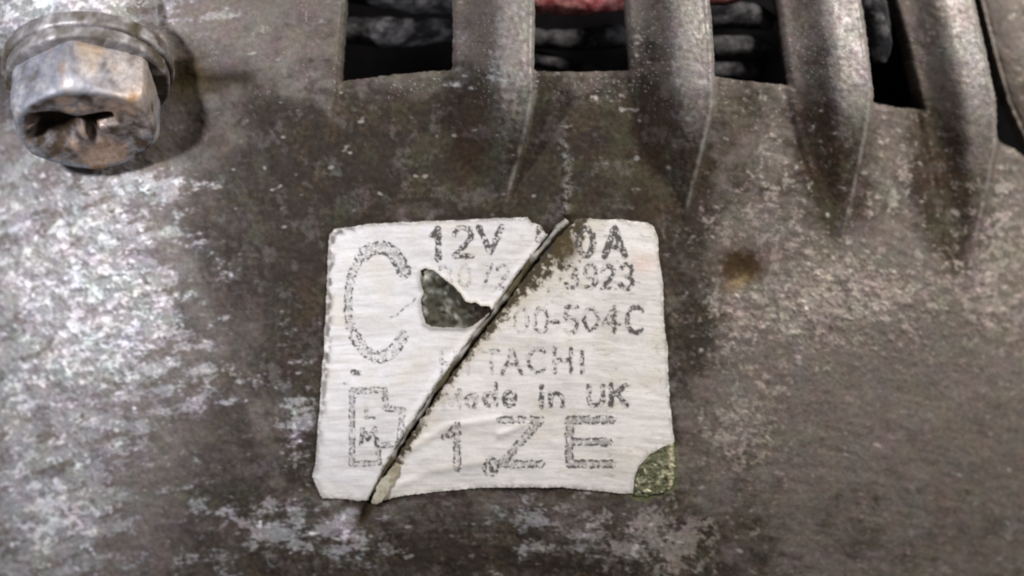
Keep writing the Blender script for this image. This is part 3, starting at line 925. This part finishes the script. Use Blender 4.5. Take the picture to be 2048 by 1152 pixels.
def label_height(x, y):
    z = base_z(x, y) + 0.10 * MM
    z = z + rib_z(x, y)[0]
    v = y - 0.9e-4 * (x - 980) ** 2
    z = z + fbm(x, v, 20, 601, 3, sx=0.15, sy=1.0) * 0.035 * MM + fbm(x, y, 90, 611, 3) * 0.12 * MM
    d, side, par = seg_dist(x, y, SCRATCH, True)
    z = z + 0.22 * MM * np.exp(-((d - 10) / 9.0) ** 2) * np.where(side < 0, 0.6, 1.0)
    hs = poly_sdf(x, y, HOLE)
    z = z + 0.14 * MM * np.exp(-(hs / 6.0) ** 2)
    # creases running off the scratch, lower part
    z = z + 0.13 * MM * np.exp(-(seg_dist(x, y, [(810, 905), (900, 850), (1000, 838)]) / 9.0) ** 2)
    z = z + 0.12 * MM * np.exp(-(seg_dist(x, y, [(770, 985), (860, 942), (960, 925)]) / 10.0) ** 2)
    z = z + 0.15 * MM * np.exp(-(seg_dist(x, y, [(1000, 870), (1045, 850)]) / 8.0) ** 2)
    es = -poly_sdf(x, y, LABEL)
    z = z + 0.03 * MM * np.exp(-(es / 7.0) ** 2) * (0.4 + fbm(x, y, 40, 621, 2))
    return z

label = thing('rating_label', 'torn white printed label with a diagonal scratch stuck on the grimy casing', 'label', wp(990, 715, 0))
lab_loc = np.array(label.location)
LX, LY = grid_with_holes(612, 1360, 425, 1016, 1.35, label_keep)
LZ = label_height(LX, LY)
ls = (D - LZ) / D * K
lx = (LX - 1024) * ls; ly = (576 - LY) * ls
lV = np.stack([lx, ly, LZ], -1).reshape(-1, 3) - lab_loc
lN = grid_normals(lx, ly, LZ).reshape(-1, 3)
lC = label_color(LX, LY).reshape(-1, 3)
lF = faces_of_grid(*LX.shape)
lk = label_keep(LX, LY).ravel()
lF = lF[lk[lF].mean(1) < 0]
lE, lo_ = boundary(lF, np.zeros(LX.size, bool))
used, inv = np.unique(lF, return_inverse=True); f2 = inv.reshape(-1, 4)
eu, einv = np.unique(lE, return_inverse=True); einv = einv.reshape(-1, 2)
b0 = len(used)
low = lV[eu].copy(); low[:, 2] -= 0.20 * MM
side_f = np.stack([b0 + einv[:, 1], b0 + einv[:, 0], b0 + len(eu) + einv[:, 0], b0 + len(eu) + einv[:, 1]], -1)
topc = lV[eu].copy()
vv = np.concatenate([lV[used], topc, low]); cc = np.concatenate([lC[used], lC[eu], lC[eu] * .7])
nn = np.concatenate([lN[used], lN[eu], lN[eu]])
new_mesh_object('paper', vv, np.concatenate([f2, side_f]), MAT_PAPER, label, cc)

# curled grey burr that follows the scratch
burr_pts = []; burr_r = []
fine_pts = []
for (xa, ya), (xb, yb) in zip(SCRATCH[1:-3], SCRATCH[2:-2]):
    for k_ in range(3):
        fine_pts.append((xa + (xb - xa) * k_ / 3, ya + (yb - ya) * k_ / 3))
fine_pts.append(SCRATCH[-3])
rngb = random.Random(5)
rad_tab = [.24, .28, .27, .24, .22, .21, .19, .20, .18, .18, .17, .12]
for i, (x_, y_) in enumerate(fine_pts):
    x_ += rngb.uniform(-2.2, 2.2)
    xx = np.array([float(x_)]); yy = np.array([float(y_)])
    zz = float(base_z(xx, yy)[0])
    burr_pts.append(Vector(wp(x_ - 1, y_ - 1, zz + rngb.uniform(-.06, .09) * MM)) - Vector(lab_loc))
    burr_r.append(float(np.interp(i / 3, range(12), rad_tab)) * rngb.uniform(.85, 1.5) * MM)
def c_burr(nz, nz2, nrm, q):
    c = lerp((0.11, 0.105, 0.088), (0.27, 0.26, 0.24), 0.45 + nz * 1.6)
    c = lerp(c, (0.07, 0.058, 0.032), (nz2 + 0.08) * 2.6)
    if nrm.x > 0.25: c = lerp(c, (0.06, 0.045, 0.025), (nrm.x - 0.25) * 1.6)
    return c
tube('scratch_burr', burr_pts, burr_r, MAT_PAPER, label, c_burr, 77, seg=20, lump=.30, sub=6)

# peeled cream sliver at the foot of the scratch
def sheet(name, poly, zfun, step, colfn, mat, parent, origin, thick=0.12):
    p = np.array(poly)
    GX, GY = grid_with_holes(p[:, 0].min() - 6, p[:, 0].max() + 6, p[:, 1].min() - 6, p[:, 1].max() + 6, step,
                             lambda x, y: poly_sdf(x, y, poly) + 1.3 * vnoise(x / 7, y / 7, 701) + 3.0 * vnoise(x / 16, y / 16, 702))
    GZ = zfun(GX, GY)
    s_ = (D - GZ) / D * K
    v_ = np.stack([(GX - 1024) * s_, (576 - GY) * s_, GZ], -1).reshape(-1, 3) - np.array(origin)
    c_ = colfn(GX, GY).reshape(-1, 3)
    f_ = faces_of_grid(*GX.shape)
    k_ = (poly_sdf(GX, GY, poly) + 1.3 * vnoise(GX / 7, GY / 7, 701) + 3.0 * vnoise(GX / 16, GY / 16, 702)).ravel()
    f_ = f_[k_[f_].mean(1) < 0]
    e_, _ = boundary(f_, np.zeros(GX.size, bool))
    n0 = len(v_)
    lowv = v_.copy(); lowv[:, 2] -= thick * MM
    w_ = np.stack([e_[:, 1], e_[:, 0], e_[:, 0] + n0, e_[:, 1] + n0], -1)
    vv_ = np.concatenate([v_, lowv]); cc_ = np.concatenate([c_, c_ * .7]); ff_ = np.concatenate([f_, w_])
    us, iv = np.unique(ff_, return_inverse=True)
    return new_mesh_object(name, vv_[us], iv.reshape(-1, 4), mat, parent, cc_[us])

FLAP = [(792, 925), (800, 930), (796, 950), (780, 975), (768, 1000), (752, 1010), (744, 1004), (748, 985), (765, 955)]
def flap_z(x, y):
    return base_z(x, y) + 0.32 * MM + 0.25 * MM * smooth(930, 1005, y) + fbm(x, y, 14, 711, 2) * 0.05 * MM
def flap_c(x, y):
    c = np.zeros(x.shape + (3,)) + np.array((0.34, 0.325, 0.26))
    return mix(c, (0.24, 0.21, 0.14), smooth(-.1, .35, fbm(x, y, 12, 721, 3) + blob(x, y, 790, 945, 14, 20) * .8))
sheet('peeled_sliver', FLAP, flap_z, 1.5, flap_c, MAT_PAPER, label, lab_loc)

def moss_z(x, y):
    return base_z(x, y) + 0.05 * MM + np.abs(fbm(x, y, 16, 731, 3)) * 0.35 * MM
def moss_c(x, y):
    c = np.zeros(x.shape + (3,)) + np.array((0.095, 0.098, 0.055))
    c = mix(c, (0.29, 0.29, 0.19), smooth(-0.05, 0.35, fbm(x, y, 18, 741, 3)))
    c = mix(c, (0.035, 0.038, 0.015), smooth(0.05, 0.35, fbm(x, y, 15, 751, 3)) * .85)
    c = mix(c, (0.42, 0.38, 0.26), np.exp(-((x - 1343 + (y - 930) * .0) / 5.0) ** 2) * .8)
    return c
mo = sheet('stained_corner', MOSS, moss_z, 1.6, moss_c, MAT_CASING, label, lab_loc, 0.25)
mo['label'] = 'moss-green stained corner where the paper is torn off'
